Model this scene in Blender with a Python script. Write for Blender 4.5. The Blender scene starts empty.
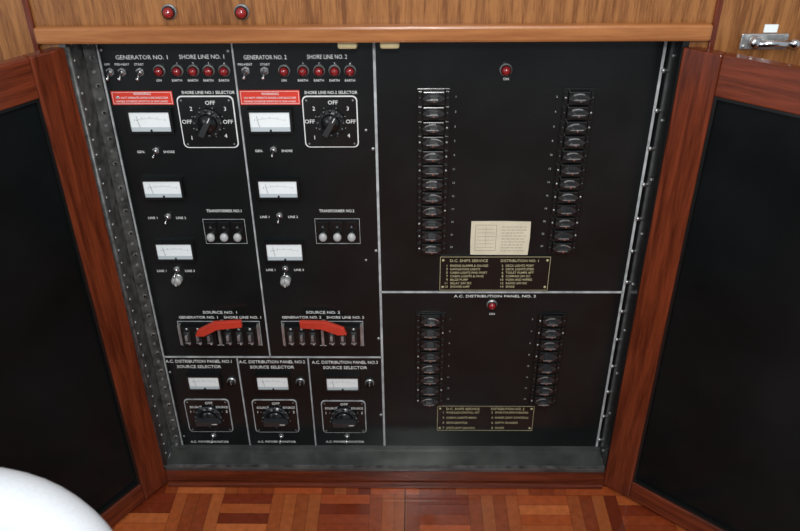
import bpy, bmesh, math, random
from mathutils import Vector, Matrix
random.seed(7)
sc = bpy.context.scene
sc.view_settings.view_transform = 'Standard'
F = 780.0
# ---------------- camera (pose recovered from vanishing points) -------------
Zc = Vector((-13, 1250, F)).normalized()
Xc = Vector((1, 0, 13.0/F)).normalized()
Yc = Zc.cross(Xc).normalized()
R = Matrix((Xc, Yc, Zc))
CAM = Vector((0, -1.5, 1.567))
cd = bpy.data.cameras.new('camera'); co = bpy.data.objects.new('camera', cd)
sc.collection.objects.link(co)
co.matrix_world = Matrix.Translation(CAM) @ R.to_4x4()
cd.sensor_width = 36; cd.lens = F/800*36; cd.clip_start = 0.02
cd.dof.use_dof = True; cd.dof.focus_distance = 1.72; cd.dof.aperture_fstop = 4.5
sc.camera = co

def ray(px, py):
    return R @ Vector((px-400, -(py-265.5), -F))
def S(px, py, y=0.0):
    d = ray(px, py); t = (y-CAM.y)/d.y; p = CAM+d*t
    return p.x, p.z
def G(px, py, z=0.0):
    d = ray(px, py); t = (z-CAM.z)/d.z; p = CAM+d*t
    return p.x, p.y
def rect(x0, y0, x1, y1, y=0.0):
    cx, cy = (x0+x1)/2, (y0+y1)/2
    return S(x0, cy, y)[0], S(x1, cy, y)[0], S(cx, y1, y)[1], S(cx, y0, y)[1]
def pxm(px, py):   # metres per horizontal pixel there
    return S(px+1, py)[0]-S(px, py)[0]

# ---------------- materials --------------------------------------------------
def base(name, col, rough=0.5, metal=0.0, spec=0.5, coat=0.0, var=0.12, scale=30, bump=0.0):
    m = bpy.data.materials.new(name); m.use_nodes = True
    nt = m.node_tree; b = nt.nodes['Principled BSDF']
    b.inputs['Roughness'].default_value = rough
    b.inputs['Metallic'].default_value = metal
    b.inputs['Specular IOR Level'].default_value = spec
    b.inputs['Coat Weight'].default_value = coat
    tc = nt.nodes.new('ShaderNodeTexCoord')
    n = nt.nodes.new('ShaderNodeTexNoise'); n.inputs['Scale'].default_value = scale
    n.inputs['Detail'].default_value = 5
    nt.links.new(tc.outputs['Object'], n.inputs['Vector'])
    r = nt.nodes.new('ShaderNodeValToRGB')
    r.color_ramp.elements[0].position = 0.3; r.color_ramp.elements[1].position = 0.7
    r.color_ramp.elements[0].color = tuple(c*(1-var) for c in col)+(1,)
    r.color_ramp.elements[1].color = tuple(min(1, c*(1+var)) for c in col)+(1,)
    nt.links.new(n.outputs['Fac'], r.inputs['Fac'])
    nt.links.new(r.outputs['Color'], b.inputs['Base Color'])
    if bump:
        bp = nt.nodes.new('ShaderNodeBump'); bp.inputs['Strength'].default_value = bump
        bp.inputs['Distance'].default_value = 0.002
        nt.links.new(n.outputs['Fac'], bp.inputs['Height']); nt.links.new(bp.outputs['Normal'], b.inputs['Normal'])
    return m
def wood(name, dark, light, stretch=(40, 40, 3), rough=0.35, fleck=0.0, spec=0.5):
    m = bpy.data.materials.new(name); m.use_nodes = True
    nt = m.node_tree; b = nt.nodes['Principled BSDF']; L = nt.links.new
    b.inputs['Roughness'].default_value = rough
    tc = nt.nodes.new('ShaderNodeTexCoord'); mp = nt.nodes.new('ShaderNodeMapping')
    mp.inputs['Scale'].default_value = stretch
    L(tc.outputs['Object'], mp.inputs['Vector'])
    n = nt.nodes.new('ShaderNodeTexNoise'); n.inputs['Scale'].default_value = 1.0
    n.inputs['Detail'].default_value = 8; n.inputs['Distortion'].default_value = 0.6
    L(mp.outputs['Vector'], n.inputs['Vector'])
    mp2 = nt.nodes.new('ShaderNodeMapping'); mp2.inputs['Scale'].default_value = tuple(s*6 for s in stretch)
    L(tc.outputs['Object'], mp2.inputs['Vector'])
    n2 = nt.nodes.new('ShaderNodeTexNoise'); n2.inputs['Detail'].default_value = 3; n2.inputs['Scale'].default_value = 1
    L(mp2.outputs['Vector'], n2.inputs['Vector'])
    mx = nt.nodes.new('ShaderNodeMath'); mx.operation = 'MULTIPLY_ADD'
    mx.inputs[1].default_value = 0.35+fleck
    L(n2.outputs['Fac'], mx.inputs[0]); L(n.outputs['Fac'], mx.inputs[2])
    r = nt.nodes.new('ShaderNodeValToRGB')
    o = (0.35+fleck)*0.5
    r.color_ramp.elements[0].position = 0.33+o; r.color_ramp.elements[1].position = 0.68+o
    r.color_ramp.elements[0].color = dark+(1,); r.color_ramp.elements[1].color = light+(1,)
    L(mx.outputs[0], r.inputs['Fac']); L(r.outputs['Color'], b.inputs['Base Color'])
    bp = nt.nodes.new('ShaderNodeBump'); bp.inputs['Strength'].default_value = 0.15; bp.inputs['Distance'].default_value = 0.001
    L(n2.outputs['Fac'], bp.inputs['Height']); L(bp.outputs['Normal'], b.inputs['Normal'])
    return m

M = {}
M['black'] = base('panel_black_enamel', (0.0075, 0.0092, 0.0095), 0.22, spec=0.35, var=0.35, scale=6)
M['bezel'] = base('black_plastic', (0.007, 0.008, 0.008), 0.22, spec=0.5)
M['dgrey'] = base('dark_grey_plastic', (0.026, 0.028, 0.030), 0.25, spec=0.6)
M['steel'] = base('dull_steel', (0.45, 0.46, 0.46), 0.35, metal=0.75, var=0.3, scale=60)
M['strip'] = base('tarnished_strip', (0.10, 0.102, 0.10), 0.42, metal=0.35, var=0.6, scale=45)
M['seam'] = base('grey_seam', (0.40, 0.42, 0.43), 0.5, var=0.35, scale=40)
M['chrome'] = base('chrome', (0.75, 0.75, 0.75), 0.15, metal=1.0)
M['white'] = base('engraved_white', (0.78, 0.80, 0.79), 0.6)
M['face'] = base('meter_face', (0.84, 0.89, 0.90), 0.5, var=0.03)
M['facelow'] = base('meter_face_lower', (0.50, 0.56, 0.59), 0.5, var=0.04)
M['scale'] = base('meter_scale_grey', (0.26, 0.28, 0.30), 0.5)
M['red'] = base('red_lever_plastic', (0.52, 0.045, 0.025), 0.28)
M['warn'] = base('red_warning_label', (0.66, 0.045, 0.025), 0.4, var=0.05)
M['lens'] = base('red_lamp_lens', (0.24, 0.008, 0.010), 0.08, coat=1.0)
M['gold'] = base('gold_lettering', (0.50, 0.45, 0.26), 0.5, var=0.12)
M['paper'] = base('aged_paper', (0.66, 0.60, 0.45), 0.8, var=0.08)
M['ink'] = base('brown_ink', (0.20, 0.16, 0.10), 0.8)
M['cream'] = base('cream_pad', (0.62, 0.52, 0.28), 0.6)
M['sill'] = base('sill_metal', (0.085, 0.09, 0.086), 0.20, metal=0.35, var=0.45, scale=11, bump=.15)
M['greyknob'] = base('grey_knob', (0.42, 0.43, 0.43), 0.28)
M['fabric'] = base('white_upholstery', (0.70, 0.75, 0.80), 0.9, var=0.04, scale=200, bump=0.2)
M['glass'] = base('smoked_door_panel', (0.0050, 0.0064, 0.0068), 0.16, spec=0.12, var=0.4, scale=4)
M['veneer'] = wood('veneer_wall', (0.155, 0.054, 0.014), (0.33, 0.138, 0.042), (90, 90, 5), 0.36, 0.35)
M['trimwood'] = wood('trim_wood', (0.26, 0.090, 0.026), (0.39, 0.155, 0.05), (4, 60, 60), 0.26)
M['mahogV'] = wood('mahogany_vertical', (0.070, 0.013, 0.005), (0.175, 0.034, 0.012), (60, 60, 4), 0.2, .1)
M['mahogH'] = wood('mahogany_horizontal', (0.070, 0.013, 0.005), (0.175, 0.034, 0.012), (4, 60, 60), 0.2, .1)

# ---------------- mesh builder ----------------------------------------------
class MB:
    def __init__(s): s.bm = bmesh.new(); s.mats = []
    def _m(s, mat):
        if mat not in s.mats: s.mats.append(mat)
        return s.mats.index(mat)
    def _fin(s, verts, mat, smooth=False):
        i = s._m(mat); fs = set()
        for v in verts:
            for f in v.link_faces: fs.add(f)
        for f in fs: f.material_index = i; f.smooth = smooth
    def box(s, x0, x1, y0, y1, z0, z1, mat, bevel=0.0):
        g = bmesh.ops.create_cube(s.bm, size=1.0); vs = g['verts']
        for v in vs:
            v.co = Vector((x0+(v.co.x+.5)*(x1-x0), y0+(v.co.y+.5)*(y1-y0), z0+(v.co.z+.5)*(z1-z0)))
        if bevel:
            es = list({e for v in vs for e in v.link_edges})
            r = bmesh.ops.bevel(s.bm, geom=es, offset=bevel, segments=2, affect='EDGES', profile=0.5)
            vs = list({v for f in r['faces'] for v in f.verts} | {v for v in vs if v.is_valid})
        s._fin(vs, mat)
    def cyl(s, c, r, depth, mat, axis='Y', seg=20, r2=None, rot=None):
        g = bmesh.ops.create_cone(s.bm, cap_ends=True, segments=seg, radius1=r, radius2=r if r2 is None else r2, depth=depth)
        vs = g['verts']
        m = {'Y': Matrix.Rotation(math.radians(90), 4, 'X'), 'X': Matrix.Rotation(math.radians(90), 4, 'Y'), 'Z': Matrix.Identity(4)}[axis]
        if rot is not None: m = rot @ m
        m = Matrix.Translation(c) @ m
        for v in vs: v.co = m @ v.co
        s._fin(vs, mat, seg > 8)
    def ball(s, c, sx, sy, sz, mat, seg=14):
        g = bmesh.ops.create_uvsphere(s.bm, u_segments=seg, v_segments=max(6, seg//2), radius=1.0)
        for v in g['verts']: v.co = Vector((c[0]+v.co.x*sx, c[1]+v.co.y*sy, c[2]+v.co.z*sz))
        s._fin(g['verts'], mat, True)
    def prism(s, pts, y0, y1, mat):
        a = [s.bm.verts.new((p[0], y0, p[1])) for p in pts]; b = [s.bm.verts.new((p[0], y1, p[1])) for p in pts]
        n = len(pts); i = s._m(mat); fs = [s.bm.faces.new(a), s.bm.faces.new(b[::-1])]
        for k in range(n): fs.append(s.bm.faces.new((a[k], b[k], b[(k+1) % n], a[(k+1) % n])))
        for f in fs: f.material_index = i
    def frame(s, x0, x1, z0, z1, y0, y1, t, mat):
        s.box(x0, x1, y0, y1, z1-t, z1, mat); s.box(x0, x1, y0, y1, z0, z0+t, mat)
        s.box(x0, x0+t, y0, y1, z0+t, z1-t, mat); s.box(x1-t, x1, y0, y1, z0+t, z1-t, mat)
    def obj(s, name, parent=None):
        bmesh.ops.recalc_face_normals(s.bm, faces=s.bm.faces)
        me = bpy.data.meshes.new(name)
        vs = [v.co for v in s.bm.verts]
        c = Vector([(min(v[i] for v in vs)+max(v[i] for v in vs))/2 for i in range(3)])
        for v in s.bm.verts: v.co -= c
        s.bm.to_mesh(me); s.bm.free()
        for m in s.mats: me.materials.append(M[m])
        o = bpy.data.objects.new(name, me); sc.collection.objects.link(o); o.location = c
        if parent: o.parent = parent
        return o
def empty(name, loc=(0, 0, 0)):
    e = bpy.data.objects.new(name, None); e.empty_display_size = 0.05; sc.collection.objects.link(e)
    return e
def text(st, px, py, hpx, parent, mat='white', align='CENTER', y=-0.0006, wpx=None, ang=0):
    c = bpy.data.curves.new('lettering', 'FONT'); c.body = st; c.align_x = align; c.align_y = 'CENTER'
    c.size = hpx/0.72*pxm(px, py)*1.0; c.extrude = 0.0002; c.resolution_u = 2
    c.offset = c.size*0.003
    c.materials.append(M[mat])
    o = bpy.data.objects.new('lettering', c); sc.collection.objects.link(o)
    x, z = S(px, py, y); o.location = (x, y, z); o.rotation_euler = (math.radians(90), math.radians(ang), 0)
    if wpx:
        bpy.context.view_layer.update()
        w = o.dimensions.x
        if w > 0: o.scale.x = wpx*pxm(px, py)/w
    o.parent = parent
    return o

# ---------------- key measurements ------------------------------------------
YF = -0.074                     # front plane of the wooden wall
ZL = S(400, 447, 0)[1]          # ledge height
XJL = S(66, 47, YF)[0]; XJR = S(682, 47, YF)[0]
ZTB = S(400, 43, YF-0.02)[1]    # header trim bottom
ZTT = S(400, 26, YF-0.02)[1]
ZTOP = 2.15
PL, PR = S(97, 47)[0], S(665, 47)[0]
XC1, XC2 = S(232, 47)[0], S(374, 47)[0]
ZB = S(300, 446)[1]; ZT = ZTB+0.05
ZM = S(270, 357)[1]; ZR = S(500, 292)[1]

# ---------------- room shell -------------------------------------------------
b = MB()
b.box(-2.0, XJL-.0125, YF, YF+0.03, 0, ZTB, 'veneer')
b.box(XJR+.0125, 2.0, YF, YF+0.03, 0, ZTB, 'veneer')
b.box(-2.0, 2.0, YF, YF+0.03, ZTB, ZTOP, 'veneer')
b.obj('wall_back')
x0, x1 = S(34, 35, YF-.02)[0], S(712, 35, YF-.02)[0]
b = MB(); b.box(x0, x1, YF-0.022, YF-0.0005, ZTB, ZTT, 'trimwood', 0.005); b.obj('trim_1')
for k, xx in enumerate((x0-0.014, x1+0.002)):
    b = MB(); b.box(xx, xx+0.012, YF-0.008, YF-0.0005, ZTB-0.02, ZTOP-0.02, 'mahogV', 0.003); b.obj('trim_%d' % (k+2))
e = empty('switchboard_cabinet')
b = MB()
b.box(XJL-0.012, XJL, YF-0.001, 0.02, ZL, ZTB-.0005, 'strip'); b.obj('jamb_left', e)
b = MB(); b.box(XJR, XJR+0.012, YF-0.001, 0.02, ZL, ZTB-.0005, 'bezel'); b.obj('jamb_right', e)
b = MB()
b.box(XJL, XJR, YF-0.002, 0.0, ZL-0.012, ZL, 'sill', 0.002)
b.box(XJL, XJR, -0.012, -0.0005, ZL, ZL+0.006, 'sill')
b.box(XJL, XJR, YF-0.001, YF+0.006, ZL, ZL+0.004, 'strip')
b.obj('sill', e)
b = MB(); b.box(XJL-.012, XJR+.012, YF, YF+0.02, 0.0, ZL-0.0125, 'mahogH', 0.002)
b.box(XJL, XJR, YF-0.012, YF-0.0005, 0.0, 0.014, 'mahogH', 0.003)
b.obj('kickboard', e)
b = MB(); b.box(XJL-0.02, XJR+0.02, 0.022, 0.035, 0, ZT+0.05, 'black'); b.obj('backing', e)
b = MB()
n = 34
for i in range(n):
    z = ZL+0.03+(ZTB-ZL-0.04)*i/(n-1)
    b.cyl((XJL+0.0015, YF+0.02, z), 0.0032, 0.003, 'steel', 'X', 10)
    if i % 4 == 0: b.cyl((XJR-0.0015, YF+0.035, z), 0.003, 0.003, 'steel', 'X', 10)
b.cyl((XJL+0.003, YF-0.001, (ZL+ZTB)/2), 0.004, ZTB-ZL-0.02, 'strip', 'Z', 12)
b.obj('piano_hinge', e)
b = MB()
for px in (348, 390):
    x, z = S(px, 47, -0.05)
    b.box(x-0.018, x+0.018, -0.068, -0.035, ZTB-0.019, ZTB+0.01, 'cream', 0.004)
b.obj('door_catch_pads', e)

# floor : mosaic finger parquet
def parquet():
    m = bpy.data.materials.new('finger_parquet'); m.use_nodes = True
    nt = m.node_tree; L = nt.links.new; bs = nt.nodes['Principled BSDF']
    bs.inputs['Roughness'].default_value = 0.22; bs.inputs['Coat Weight'].default_value = 0.3
    at = nt.nodes.new('ShaderNodeAttribute'); at.attribute_name = 'Col'
    tc = nt.nodes.new('ShaderNodeTexCoord')
    n = nt.nodes.new('ShaderNodeTexNoise'); n.inputs['Scale'].default_value = 60; n.inputs['Detail'].default_value = 6
    L(tc.outputs['Object'], n.inputs['Vector'])
    mr = nt.nodes.new('ShaderNodeMapRange'); mr.inputs[3].default_value = 0.65; mr.inputs[4].default_value = 1.35
    L(n.outputs['Fac'], mr.inputs[0])
    vm = nt.nodes.new('ShaderNodeVectorMath'); vm.operation = 'SCALE'
    L(at.outputs['Color'], vm.inputs[0]); L(mr.outputs[0], vm.inputs['Scale'])
    L(vm.outputs[0], bs.inputs['Base Color'])
    return m
M['parquet'] = parquet()
bm = bmesh.new(); cl = bm.loops.layers.float_color.new('Col')
sq, nf, gap = 0.126, 4, 0.0004
tones = [(0.33, 0.066, 0.017), (0.24, 0.043, 0.012), (0.43, 0.112, 0.031), (0.37, 0.087, 0.023), (0.17, 0.027, 0.009), (0.31, 0.060, 0.017)]
def quad(x0, x1, y0, y1, z, c):
    f = bm.faces.new([bm.verts.new(v) for v in ((x0, y0, z), (x1, y0, z), (x1, y1, z), (x0, y1, z))])
    for l in f.loops: l[cl] = c+(1,)
nx, ny = 32, 26
for i in range(nx):
    for j in range(ny):
        X0 = -2.0+i*sq; Y1 = 0.02-j*sq
        for k in range(nf):
            c = random.choice(tones); v = random.uniform(.85, 1.1)*(1.1 if (i+j) % 2 else .88)
            c = tuple(q*v for q in c)
            a0, a1 = k*sq/nf+gap, (k+1)*sq/nf-gap
            if (i+j) % 2: quad(X0+gap, X0+sq-gap, Y1-a1, Y1-a0, 0, c)
            else: quad(X0+a0, X0+a1, Y1-sq+gap, Y1-gap, 0, c)
quad(-2.0, -2.0+nx*sq, 0.02-ny*sq, 0.02, -0.0015, (0.06, 0.018, 0.008))
me = bpy.data.meshes.new('floor'); bm.to_mesh(me); bm.free(); me.materials.append(M['parquet'])
fo = bpy.data.objects.new('floor', me); sc.collection.objects.link(fo)
x = G(405, 505)[0]
b = MB(); b.box(x-0.0013, x+0.0013, -0.9, YF-0.013, 0.0002, 0.001, 'bezel'); b.obj('trim_4')

# ---------------- doors ------------------------------------------------------
def door(side, ang, w):
    s = 1 if side == 'L' else -1
    h0, h1 = 0.012, S(66 if side == 'L' else 718, 50, YF-0.02)[1]
    t, st, rl = 0.026, 0.072, 0.076
    e = empty('cabinet_door')
    def bx(name, xa, xb, ya, yb, za, zb, mat, bev=0.0):
        b = MB(); b.box(min(s*xa, s*xb), max(s*xa, s*xb), ya, yb, za, zb, mat, bev); return b.obj(name, e)
    bx('stile_hinge', 0, st, -t, 0, h0, h1, 'mahogV', 0.003)
    bx('stile_free', w-st, w, -t, 0, h0, h1, 'mahogV', 0.003)
    bx('rail_top', st, w-st, -t, -0.0003, h1-rl, h1, 'mahogH', 0.003)
    bx('rail_bottom', st, w-st, -t, -0.0003, h0, h0+rl*0.75, 'mahogH', 0.003)
    bx('smoked_panel', st-0.005, w-st+0.005, -0.018, -0.012, h0+rl*.75-.005, h1-rl+.005, 'glass')
    b = MB()
    xa, xb = sorted((s*st, s*(w-st)))
    b.frame(xa, xb, h0+rl*.75, h1-rl, -0.012, -0.004, 0.006, 'bezel'); b.obj('bead', e)
    e.location = ((XJL-0.001) if s > 0 else (XJR+0.001), YF-0.004, 0)
    e.rotation_euler = (0, 0, math.radians(-ang if s > 0 else ang))
    return e
door('L', 124, 0.56); door('R', 140, 0.56)

# ---------------- parts ------------------------------------------------------
def lamp(b, px, py, rp=5.5, y=0.0, ring='steel'):
    k = pxm(px, 71)*rp
    x, z = S(px, py, y-0.006)
    b.cyl((x, y-0.003, z), k*1.15, 0.006, ring, seg=20)
    b.cyl((x, y-0.008, z), k*0.95, 0.005, 'bezel', seg=20)
    b.ball((x, y-0.010, z), k*.85, k*.75, k*.85, 'lens', 18)
def toggle(b, px, py, tilt=20, sc_=1.0):
    x, z = S(px, py, -0.008)
    b.cyl((x, -0.0015, z), 0.0085*sc_, 0.003, 'steel', seg=6)
    b.cyl((x, -0.005, z), 0.0058*sc_, 0.007, 'chrome', seg=16)
    rot = Matrix.Rotation(math.radians(tilt), 4, 'X')
    d = rot @ Vector((0, -1, 0))
    c = Vector((x, -0.008, z))+d*0.008
    b.cyl(c, 0.0032*sc_, 0.018, 'chrome', seg=12, r2=0.0020*sc_, rot=rot)
    b.ball(c+d*0.009, 0.0036*sc_, 0.0036*sc_, 0.0036*sc_, 'chrome', 12)
def meter(name, x0, y0, x1, y1, parent):
    yf = -0.010
    a, c, zb, zt = rect(x0, y0, x1, y1, yf)
    t = 0.005; b = MB()
    b.frame(a-t, c+t, zb-t*1.6, zt+t, -0.013, 0, t, 'bezel')
    b.box(a, c, yf, -0.001, zb-0.001, zt, 'face')
    zl = zb+(zt-zb)*.16
    b.box(a, c, yf-0.0004, yf, zb-t*.6, zl, 'facelow')
    cx = (a+c)/2; w = c-a; h = zt-zb
    for i in range(17):
        u = -1+2*i/16.0
        xx = cx+u*w*.38; zz = zl+h*(.46-.12*u*u)
        b.box(xx-.0004, xx+.0004, yf-.0005, yf, zz, zz+h*(.11 if i % 4 == 0 else .05), 'scale')
    b.prism([(cx-w*.28, zl), (cx-w*.28+.0008, zl), (cx-w*.33+.0006, zl+h*.62), (cx-w*.33, zl+h*.62)], yf-.001, yf-.0003, 'scale')
    b.ball((cx, yf-.001, zb-h*.02), .0025, .0012, .0025, 'bezel', 10)
    return b.obj(name, parent)
def selector(name, x0, y0, x1, y1, parent, kind):
    b = MB(); a, c, zb, zt = rect(x0, y0, x1, y1, -0.003)
    w, h = c-a, zt-zb; cx, cz = (a+c)/2, (zb+zt)/2
    def rr(x0, x1, z0, z1, r):
        p = []
        for (ox, oz, s0) in ((x1-r, z1-r, 0), (x0+r, z1-r, 90), (x0+r, z0+r, 180), (x1-r, z0+r, 270)):
            for k in range(5):
                an = math.radians(s0+k*22.5); p.append((ox+r*math.cos(an), oz+r*math.sin(an)))
        return p
    b.prism(rr(a, c, zb, zt, w*.09), -0.0022, 0, 'white' if kind else 'seam')
    d = w*.020
    b.prism(rr(a+d, c-d, zb+d, zt-d, w*.08), -0.0032, -0.0005, 'bezel')
    for sx in (-1, 1):
        for sz in (-1, 1): b.cyl((cx+sx*w*.42, -0.0035, cz+sz*h*.42), .002, .001, 'steel', seg=8)
    r = w*(.255 if kind else .30)
    b.cyl((cx, -0.006, cz), r, 0.006, 'dgrey', seg=32)
    for i in range(12):
        an = i*math.pi/6
        b.cyl((cx+r*.93*math.cos(an), -0.0095, cz+r*.93*math.sin(an)), r*.13, .003, 'dgrey', seg=10)
    b.cyl((cx, -0.013, cz), r*.72, 0.010, 'bezel', seg=32, r2=r*.62)
    L = r*.95; ang = math.radians(60 if kind else 0); th = r*.20
    u = Vector((math.cos(ang), math.sin(ang))); v = Vector((-u.y, u.x)); C = Vector((cx, cz))
    pts = [C-u*L*.8-v*th, C+u*L*.7-v*th*.9, C+u*L, C+u*L*.7+v*th*.9, C-u*L*.8+v*th]
    b.prism([tuple(p) for p in pts], -0.034, -0.016, 'dgrey')
    b.prism([tuple(C+u*L*.45-v*.0007), tuple(C+u*L*.85-v*.0007), tuple(C+u*L*.85+v*.0007), tuple(C+u*L*.45+v*.0007)], -0.0346, -0.033, 'white')
    for i in range(8):
        an = i*math.pi/4+math.pi/8
        b.cyl((cx+r*1.14*math.cos(an), -.0034, cz+r*1.14*math.sin(an)), .0009, .0008, 'seam', seg=8)
    return b.obj(name, parent)
def screws(b, pts, r=0.004):
    for px, py in pts:
        x, z = S(px, py); b.cyl((x, -0.001, z), r, 0.002, 'steel', seg=12)
def panel(name, xa, xb, za, zb):
    e = empty(name); b = MB(); g = 0.0022
    b.box(xa+g, xb-g, 0.0, 0.012, za+g, zb-g, 'black', 0.001); b.obj('panel_plate', e)
    return e
b = MB()
def seamV(x, za, zb, w=.0022): b.box(x-w, x+w, -0.0015, 0.013, za, zb, 'seam')
def seamH(z, xa, xb, w=.0018): b.box(xa, xb, -0.0015, 0.013, z-w, z+w, 'seam')
X3 = S(237, 358)[0]; X4 = S(308, 358)[0]
seamV(XC1, ZM, ZT, .0016); seamV(XC2, ZB, ZT, .0026); seamV(PR, ZB, ZT, .0026); seamV(PL, ZB, ZT, .0016)
seamH(ZM, PL, XC2, .0015); seamV(X3, ZB, ZM, .0015); seamV(X4, ZB, ZM, .0015); seamH(ZR, XC2, PR, .0022); seamH(ZB, PL, PR, .003)
for i in range(14):
    z = ZB+.03+(ZTB-ZB-.03)*i/13
    b.cyl((PR+.004, -.003, z), .0045, .006, 'steel', seg=10)
    if i % 3 == 1: b.cyl((XC2-.0075, -.001, z), .004, .003, 'steel', seg=10)
b.obj('seam_frame', e)
b = MB(); b.box(XJL+.001, PL-.003, -0.006, .005, ZB-.005, ZT, 'strip')
for i in range(40):
    z = ZB+.01+(ZTB-ZB-.005)*i/39
    b.cyl((XJL+.014, -.007, z), .0035, .003, 'steel', seg=8)
    if i % 2: b.cyl((PL-.010, -.007, z), .0032, .003, 'chrome', seg=8)
b.obj('edge_strip_left', e)
b = MB(); b.box(PR+.0095, XJR-.001, -0.003, .008, ZB-.005, ZT, 'bezel'); b.obj('edge_strip_right', e)

# ---- generator panels -------------------------------------------------------
def gen(no):
    e = panel('generator_control_panel', PL if no == 1 else XC1, XC1 if no == 1 else XC2, ZM, ZT)
    A = no == 1
    text('GENERATOR NO. %d' % no, 142 if A else 265, 57.5, 4.4, e, wpx=52 if A else 43)
    text('SHORE LINE NO. %d' % no, 202 if A else 327, 57, 4.4, e, wpx=45 if A else 40)
    b = MB()
    if A: screws(b, [(101, 50), (228, 51)], .003)
    tg = [(109, 73), (121, 73), (139, 73)] if A else [(245, 72), (264, 72)]
    for (px, py) in tg: toggle(b, px, py, 25)
    screws(b, [(118, 97)] if A else [(366, 130), (366, 260), (285, 345)], .003)
    mid = [((155, 152)), ((167, 218)), ((176, 271))] if A else [((273, 151)), ((279, 217)), ((285, 270))]
    for (px, py) in mid: toggle(b, px, py, 15, .85)
    b.obj('toggle_switches', e)
    b = MB()
    px, py = (176, 282) if A else (285, 283)
    x, z = S(px, py, -.016)
    b.cyl((x, -.002, z), .0125, .004, 'steel', seg=24)
    b.cyl((x, -.010, z), .0105, .014, 'greyknob', seg=24, r2=.009)
    for i in range(12):
        an = i*math.pi/6; b.cyl((x+.0098*math.cos(an), -.010, z+.0098*math.sin(an)), .0014, .012, 'greyknob', seg=6)
    b.box(x-.0018, x+.0018, -.022, -.016, z-.009, z+.009, 'greyknob', .0008)
    b.box(x-.0005, x+.0005, -.0225, -.0215, z+.001, z+.008, 'bezel')
    b.obj('rotary_knob', e)
    b = MB()
    for px in ([159, 177, 193, 208.5, 224] if A else [284, 303, 319, 334.5, 350]): lamp(b, px, 71, 5.2)
    b.obj('pilot_lamps', e)
    for k, (px, tx) in enumerate([(107, 'OFF'), (122, 'PRE-HEAT'), (139, 'START')] if A else [(245, 'PRE-HEAT'), (265, 'START')]):
        text(tx, px, 64.5, 2.4, e)
    for k, px in enumerate([159, 177, 193, 208.5, 224] if A else [284, 303, 319, 334.5, 350]):
        text('ON' if k == 0 else 'EARTH', px, 80.5, 2.5, e, wpx=5 if k == 0 else 10)
        if k: text(str(k), px, 63.8, 2.6, e)
    r = rect(112, 91, 173, 104.5) if A else rect(240, 90, 300, 104.5)
    b = MB(); b.box(r[0], r[1], -.0015, 0, r[2], r[3], 'warn'); b.frame(r[0]+.002, r[1]-.002, r[2]+.002, r[3]-.002, -.0017, -.0014, .0007, 'white')
    b.obj('warning_label', e)
    cx = 142 if A else 270
    text('WARNING', cx, 94, 2.6, e, y=-.0022)
    text('DO NOT OPERATE SHORE LINE SELECTOR', cx, 97.9, 2.0, e, y=-.0022, wpx=52)
    text('WHILE SOURCE SWITCH IS ON LOAD', cx, 101.5, 2.0, e, y=-.0022, wpx=52)
    ms = [(130, 112, 170, 130), (144, 181, 181, 196), (157, 244, 192, 258)] if A else [(250, 112, 290, 130), (259, 181, 297, 196), (267, 244, 302, 259)]
    for i, m in enumerate(ms): meter(['voltmeter', 'ammeter', 'frequency_meter'][i], *m, e)
    for i, (px, py) in enumerate(mid):
        l, r_ = [('GEN.', 'SHORE'), ('LINE 1', 'LINE 2'), ('LINE 1', 'LINE 3')][i]
        text(l, px-14, py, 2.6, e); text(r_, px+14, py, 2.6, e)
    q = (180, 96, 236, 148) if A else (303.5, 96, 358, 147.5)
    selector('shore_line_selector', *q, e, 1)
    text('SHORE LINE NO.%d SELECTOR' % no, (q[0]+q[2])/2, 92.6, 3.2, e, wpx=53)
    cx, cy = (q[0]+q[2])/2, (q[1]+q[3])/2
    for (dx, dy, tx) in ((2, -19, 'OFF'), (20, 0, 'OFF'), (-21, 0, 'OFF'), (-17, -13, '2'), (18, 14, '4'), (-16, 16, '1'), (17, -13, '3')):
        text(tx, cx+dx, cy+dy, 4.2, e, y=-.0036)
    q = (204.5, 219, 246, 243.5) if A else (315.5, 218.5, 360, 243.5)
    text('TRANSFORMER NO.%d' % no, (q[0]+q[2])/2-1, 211, 3.2, e, wpx=35)
    r = rect(*q); b = MB()
    b.frame(r[0], r[1], r[2], r[3], -.001, 0, .0008, 'seam')
    h = r[3]-r[2]; w = r[1]-r[0]
    for i in range(3):
        x = r[0]+w*(.18+.32*i)
        b.box(x-.012, x+.012, -.006, 0, r[2]+h*.2, r[3]-h*.08, 'bezel', .001)
        b.cyl((x, -.008, r[3]-h*.28), .004, .006, 'dgrey', seg=12)
        b.cyl((x, -.011, r[2]+h*.40), .0070, .012, 'steel', seg=16)
        b.ball((x, -.017, r[2]+h*.40), .0092, .0070, .0105, 'greyknob', 18)
    b.obj('transformer_breakers', e)
    q = (179.5, 321, 261, 345) if A else (282.5, 321, 363.5, 345.5)
    cx = (q[0]+q[2])/2
    text('SOURCE NO. %d' % no, cx, 312.5, 3.2, e, wpx=34)
    text('GENERATOR NO. %d    SHORE LINE NO. %d' % (no, no), cx, 317.5, 3.0, e, wpx=82)
    r = rect(*q); b = MB(); w = r[1]-r[0]; h = r[3]-r[2]
    b.frame(r[0], r[1], r[2], r[3], -.0015, 0, .0010, 'seam')
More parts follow.
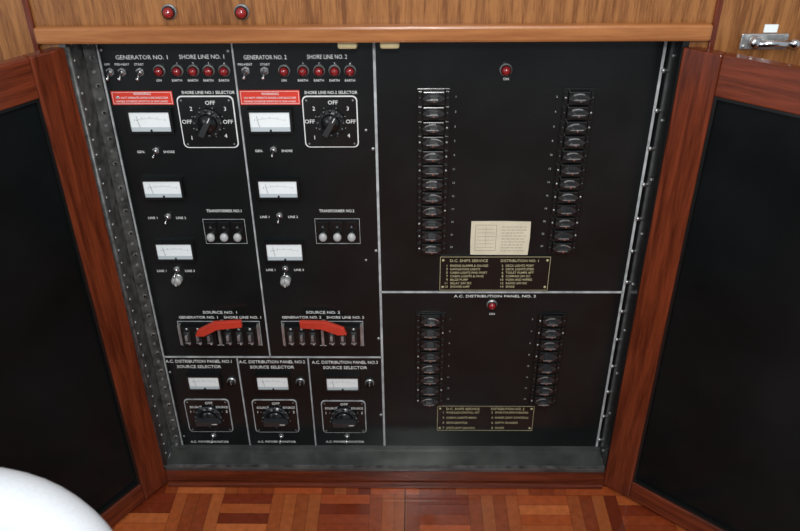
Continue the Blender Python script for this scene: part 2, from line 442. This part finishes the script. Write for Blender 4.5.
    for s0 in (.04, .54):
        xa = r[0]+w*s0; xb = xa+w*.42
        b.box(xa, xb, -.012, 0, r[2]+h*.08, r[3]-h*.15, 'bezel', .002)
        for i in range(3):
            xc = xa+(xb-xa)*(.18+.32*i)
            b.box(xc-.0075, xc+.0075, -.017, -.012, r[2]+h*.25, r[3]-h*.3, 'dgrey', .001)
            b.box(xc-.003, xc+.003, -.026, -.017, r[2]+h*.42, r[2]+h*.62, 'steel', .001)
            b.box(xc-.0065, xc+.0065, -.0178, -.0168, r[2]+h*.24, r[2]+h*.29, 'steel')
            b.cyl((xc, -.0125, r[2]+h*.16), .0038, .002, 'chrome', seg=10)
            b.cyl((xc, -.0125, r[3]-h*.22), .0038, .002, 'steel', seg=10)
    for fx in (.5, .02, .98): b.box(r[0]+w*fx-.003, r[0]+w*fx+.003, -.010, 0, r[2]+h*.1, r[3]-h*.1, 'steel')
    b.obj('changeover_breakers', e)
    if A: P = [(195, 337), (197, 331), (213, 323), (241, 321.5), (242, 328), (217, 330.5), (204, 337)]
    else: P = [(299, 322), (325, 322.5), (344, 329), (347, 335.5), (338, 336), (321, 330), (300, 329)]
    b = MB(); pp = [S(x, y, -.036) for x, y in P]
    b.prism(pp, -.036, -.026, 'red')
    ctr = S((P[0][0]+P[3][0])/2+(2 if A else 0), 327, -.03)
    b.cyl((ctr[0], -.018, ctr[1]), .007, .02, 'steel', seg=14)
    o = b.obj('changeover_lever', e)
    bv = o.modifiers.new('bevel', 'BEVEL'); bv.width = .002; bv.segments = 2
    return e
gen(1); gen(2)

# ---- distribution source selectors -----------------------------------------
for i, (xa, xb) in enumerate(((PL, X3), (X3, X4), (X4, XC2))):
    e = panel('source_selector_panel', xa, xb, ZB, ZM)
    cx = [199, 272, 345][i]
    text('A.C. DISTRIBUTION PANEL NO.%d' % (i+1), cx, 361.5+i*.5, 3.7, e, wpx=66)
    text('SOURCE SELECTOR', cx, 366.8+i*.5, 3.7, e, wpx=44)
    m = [(189, 377, 219, 388), (257.5, 377, 288, 388.5), (327, 378, 358, 389)][i]
    meter('voltmeter', *m, e)
    b = MB()
    px, py = [(231, 383), (300, 383.5), (369.5, 384.5)][i]
    x, z = S(px, py, -.01)
    b.cyl((x, -.003, z), .0115, .006, 'steel', seg=20); b.cyl((x, -.008, z), .009, .006, 'bezel', seg=20)
    b.box(x-.001, x+.001, -.0116, -.011, z-.006, z+.006, 'steel')
    toggle(b, *[(213, 437), (281, 437.5), (347, 437.5)][i], 10, .8)
    if i == 0: screws(b, [(170, 372), (184, 436)], .003)
    b.obj('fuse_and_switch', e)
    q = [(186.5, 399.5, 231, 432), (253.5, 400, 298, 432.5), (322, 401, 366, 433)][i]
    selector('source_selector', *q, e, 0)
    cx, cy = (q[0]+q[2])/2, (q[1]+q[3])/2
    text('OFF', cx, cy-12.5, 3.2, e, y=-.0036); text('SOURCE', cx-13, cy-8.5, 2.8, e, y=-.0036, wpx=12); text('SOURCE', cx+13, cy-8.5, 2.8, e, y=-.0036, wpx=12)
    text('1', cx-18, cy-4, 3, e, y=-.0036); text('2', cx+18, cy-4, 3, e, y=-.0036)
    text('A.C. POWER MONITOR', cx+1, 441.8, 2.6, e, wpx=38)

# ---- breaker panels ---------------------------------------------------------
def column(b, T, B, rows):
    xa = (S(T[0], T[2])[0]+S(B[0], B[2])[0])/2; xb = (S(T[1], T[2])[0]+S(B[1], B[2])[0])/2
    zt = S(T[0], T[2])[1]; zb = S(B[0], B[2])[1]
    w = xb-xa; p = (zt-zb)/rows
    b.box(xa-.001, xb+.001, -.003, 0, zb-.002, zt+.002, 'bezel', .001)
    for i in range(rows):
        z0 = zb+i*p; zc = z0+p/2
        b.box(xa+w*.16, xb-w*.16, -.012, -.003, z0+p*.05, z0+p*.95, 'bezel', .0022)
        for (ea, eb) in ((xa+.001, xa+w*.14), (xb-w*.14, xb-.001)):
            b.box(ea, eb, -.007, -.003, z0+p*.08, z0+p*.92, 'bezel', .001)
        for fx in (.075, .925): b.cyl((xa+w*fx, -.0075, zc), .0024, .003, 'dgrey' if random.random() < .55 else 'steel', seg=10)
        N = 10; up = []; lo = []
        for k in range(N+1):
            u = -1+2*k/N
            up.append((xa+w*.5+u*w*.34, zc+p*.04+p*.32*(1-u*u))); lo.append((xa+w*.5+u*w*.34, zc+p*.04+p*.26*(1-u*u)-p*.03))
        bot = [(xa+w*.5+(-1+2*k/N)*w*.34, zc-p*.02-p*.26*(1-(-1+2*k/N)**2)) for k in range(N, -1, -1)]
        b.prism(lo+bot, -.0132, -.012, 'dgrey')
        t = random.random()
        b.prism(up+lo[::-1], -.0138, -.012, 'dgrey')
        if t < .5:
            s0 = random.choice((1, 2, 4)); b.prism(up[s0:s0+6]+lo[s0:s0+6][::-1], -.0142, -.0136, 'steel')  # glint on the upper rim, modelled as a steel sliver on random breakers
        b.box(xa+w*.5-.0105, xa+w*.5+.0105, -.026, -.012, zc-p*.12, zc+p*.12, 'dgrey', .0025)
        b.box(xa+w*.28, xa+w*(.28+random.uniform(.3, .44)), -.0266, -.0256, zc+p*.03, zc+p*.08, 'steel')  # handle glint put in as a thin bright bar of random length
        b.cyl((xa+w*.5, -.0262, zc-p*.02), .0022, .001, 'chrome', seg=8)
    return xa, xb, zt, p
def brk(no, za, zb, T1, B1, T2, B2, rows, lampp):
    e = panel('breaker_panel', XC2, PR, za, zb)
    b = MB(); c1 = column(b, T1, B1, rows); c2 = column(b, T2, B2, rows); b.obj('circuit_breakers', e)
    for i in range(rows):
        for (c, lx, kk) in ((c1, c1[1]+.012, 1), (c2, c2[0]-.012, 2)):
            cu = bpy.data.curves.new('lettering', 'FONT'); cu.body = str(2*i+kk); cu.size = .006; cu.extrude = .0002
            cu.align_x = 'CENTER'; cu.align_y = 'CENTER'; cu.materials.append(M['seam'])
            o = bpy.data.objects.new('lettering', cu); sc.collection.objects.link(o)
            o.location = (lx, -.0006, c[2]-c[3]*(i+.5)); o.rotation_euler = (math.radians(90), 0, 0); o.parent = e
    b = MB(); lamp(b, *lampp, 5.5); b.obj('pilot_lamp', e)
    text('ON', lampp[0], lampp[1]+9, 2.6, e)
    return e
e1 = brk(1, ZR, ZT, (416.5, 449, 89), (418, 447, 253), (561, 593, 89), (549, 577, 252), 12, (506, 70))
e2 = brk(2, ZB, ZR, (416, 445, 313), (416, 443, 404), (537, 566, 313), (530, 556, 404), 8, (492, 305))
def plaque(q, parent, title, L_, R_, rows):
    r = rect(*q, y=-.003); b = MB()
    b.box(r[0], r[1], -.003, 0, r[2], r[3], 'bezel'); b.frame(r[0]+.002, r[1]-.002, r[2]+.002, r[3]-.002, -.0034, -.003, .0009, 'gold')
    for fx in (.035, .965):
        for fz in (.12, .88): b.cyl((r[0]+(r[1]-r[0])*fx, -.0036, r[2]+(r[3]-r[2])*fz), .003, .002, 'gold', seg=10)
    b.obj('legend_plaque', parent)
    w = q[2]-q[0]; h = q[3]-q[1]
    text(title[0], q[0]+w*.27, q[1]+h*.14, 3.0, parent, 'gold', y=-.0036, wpx=w*.34)
    text(title[1], q[0]+w*.73, q[1]+h*.14, 3.0, parent, 'gold', y=-.0036, wpx=w*.34)
    for i in range(rows):
        yy = q[1]+h*(.28+.60*i/(rows-1)*1.0)
        for side, lst in ((0, L_), (1, R_)):
            if i < len(lst):
                text(lst[i], q[0]+w*(.10+.50*side), yy, 2.6, parent, 'gold', 'LEFT', y=-.0036, wpx=min(w*.34, len(lst[i])*1.75))
                text(str(2*i+1+side), q[0]+w*(.08+.5*side), yy, 2.6, parent, 'gold', 'RIGHT', y=-.0036)
plaque((439, 256, 550, 291), e1, ('D.C. SHIPS SERVICE', 'DISTRIBUTION NO. 1'),
       ['ENGINE ALARMS & GAUGES', 'NAVIGATION LIGHTS', 'CABIN LIGHTS FWD PORT', 'CABIN LIGHTS & FANS', 'BILGE PUMP', 'RELAY 24V DC', 'SHOWER SUMP'],
       ['DECK LIGHTS PORT', 'DECK LIGHTS STBD', 'TOILET PUMPS AFT', 'COMPASS 24V DC', 'HORN AND WIPERS', 'RADIO 24V DC', 'SPARE'], 7)
plaque((436.5, 405.5, 534, 431), e2, ('D.C. SHIPS SERVICE', 'DISTRIBUTION NO. 2'),
       ['WINDLASS CONTROL AFT', 'CABIN LIGHTS MAIN', 'REFRIGERATOR', 'SPOTLIGHT SALOON'],
       ['SPARE FOR SWITCHBOARD', 'SHORE LIGHT CONTROLS', 'DEPTH SOUNDER', 'SPARE'], 4)
text('A.C. DISTRIBUTION PANEL NO. 2', 495, 296.3, 3.0, e2, wpx=82)
# paper card
r = rect(471, 221.5, 529.5, 254.5, y=-.002)
b = MB(); w, h = r[1]-r[0], r[3]-r[2]
b.prism([(r[0], r[2]), (r[0]+w*.3, r[2]-.0006), (r[1]-.001, r[2]-.001), (r[1]+.0008, r[2]+h*.5), (r[1], r[3]-.001), (r[0]+w*.5, r[3]+.0004), (r[0]-.0006, r[3]), (r[0]-.001, r[2]+h*.4)], -.0022, -.0002, 'paper')
b.frame(r[0]+w*.07, r[0]+w*.43, r[2]+h*.12, r[3]-h*.10, -.0025, -.0021, .0007, 'ink')
for k in range(6):
    z = r[2]+h*(.22+.11*k)
    b.box(r[0]+w*.10, r[0]+w*.40, -.0024, -.0021, z, z+.0005, 'ink')
b.box(r[0]+w*.249, r[0]+w*.252, -.0024, -.0021, r[2]+h*.2, r[2]+h*.85, 'ink')
for k in range(9):
    z = r[2]+h*(.12+.09*k); u = .52
    while u < .9:
        du = random.uniform(.03, .08); b.box(r[0]+w*u, r[0]+w*min(u+du, .94), -.0024, -.0021, z-.0007, z+.0004, 'ink'); u += du+.015
b.obj('instruction_card')

# ---- header indicator lamps and latch --------------------------------------
for px, py in ((168, 13), (241, 13)):
    b = MB(); x, z = S(px, py, YF-.012)
    b.cyl((x, YF-.0035, z), .0135, .006, 'steel', seg=24); b.cyl((x, YF-.009, z), .0115, .006, 'bezel', seg=24)
    b.ball((x, YF-.011, z), .010, .010, .010, 'lens', 18); b.obj('indicator_lamp')
b = MB(); x, z = S(772, 43, YF-.02)
b.box(x-.05, x+.035, YF-.005, YF-.0005, z-.016, z+.012, 'steel', .002)
b.box(x-.012, x+.012, YF-.003, YF-.0005, z+.014, z+.028, 'face')
b.cyl((x-.028, YF-.012, z), .010, .016, 'chrome', seg=20)
b.cyl((x+.006, YF-.018, z-.002), .006, .07, 'chrome', 'X', 14)
b.ball((x+.042, YF-.018, z-.002), .010, .009, .009, 'chrome', 14)
b.ball((x-.03, YF-.020, z), .009, .006, .009, 'chrome', 14)
for dx in (-.044, .030): b.cyl((x+dx, YF-.006, z-.010), .003, .002, 'steel', seg=10)
b.obj('door_latch')

# ---- white tub chair (foreground, lower left) -------------------------------
e = empty('tub_chair')
cx, cy, R0, R1, ht = -0.635, -1.03, 0.325, 0.215, 0.765
bm = bmesh.new(); rings = []
N = 48
prof = []
for k in range(13):
    a = math.pi*k/12; m_ = (R0+R1)/2; rr_ = (R0-R1)/2
    prof.append((m_+rr_*math.cos(a), rr_*math.sin(a)))
for i in range(N+1):
    th = math.radians(-40+260*i/N)
    drop = 0.16*max(0, (abs(th-math.pi/2)/math.radians(130)))**2.5
    ring = [(R0, .16)]+[(p[0], ht-.055-drop+p[1]) for p in prof]+[(R1, .16)]
    rings.append([bm.verts.new((cx+q[0]*math.cos(th), cy+q[0]*math.sin(th), q[1])) for q in ring])
for i in range(N):
    a, c = rings[i], rings[i+1]
    for k in range(len(a)-1): bm.faces.new((a[k], c[k], c[k+1], a[k+1])).smooth = True
    bm.faces.new((a[0], a[-1], c[-1], c[0]))
bm.faces.new(rings[0]); bm.faces.new(rings[-1][::-1])
bmesh.ops.recalc_face_normals(bm, faces=bm.faces)
me = bpy.data.meshes.new('backrest'); bm.to_mesh(me); bm.free(); me.materials.append(M['fabric'])
o = bpy.data.objects.new('backrest', me); sc.collection.objects.link(o); o.parent = e
b = MB(); b.cyl((cx, cy, .24), .217, .16, 'fabric', 'Z', 40); b.cyl((cx, cy, .37), .213, .11, 'fabric', 'Z', 40, r2=.198); b.obj('seat', e)
b = MB()
for a in (45, 135, 225, 315): b.cyl((cx+.2*math.cos(math.radians(a)), cy+.2*math.sin(math.radians(a)), .08), .013, .16, 'mahogV', 'Z', 14, r2=.02)
b.obj('legs', e)

# ---------------- lighting ---------------------------------------------------
w = bpy.data.worlds.new('world'); sc.world = w; w.use_nodes = True
bg = w.node_tree.nodes['Background']; bg.inputs[0].default_value = (0.80, 0.90, 1.0, 1); bg.inputs[1].default_value = 0.45
def area(name, loc, tgt, size, power, col=(1, 1, 1)):
    l = bpy.data.lights.new(name, 'AREA'); l.size = size; l.energy = power; l.color = col
    o = bpy.data.objects.new(name, l); sc.collection.objects.link(o); o.location = loc
    o.rotation_euler = (Vector(tgt)-Vector(loc)).to_track_quat('-Z', 'Y').to_euler()
area('ceiling_light', (0.2, -1.7, 2.7), (0, 0, .7), 1.0, 28, (1, .98, .94))
area('window_light', (-1.9, -2.4, 1.7), (0.2, 0, .6), 1.0, 12, (.9, .95, 1))
area('camera_flash', (0.0, -1.52, 1.78), (0, 0, .75), 0.12, 13, (1, .99, .97))
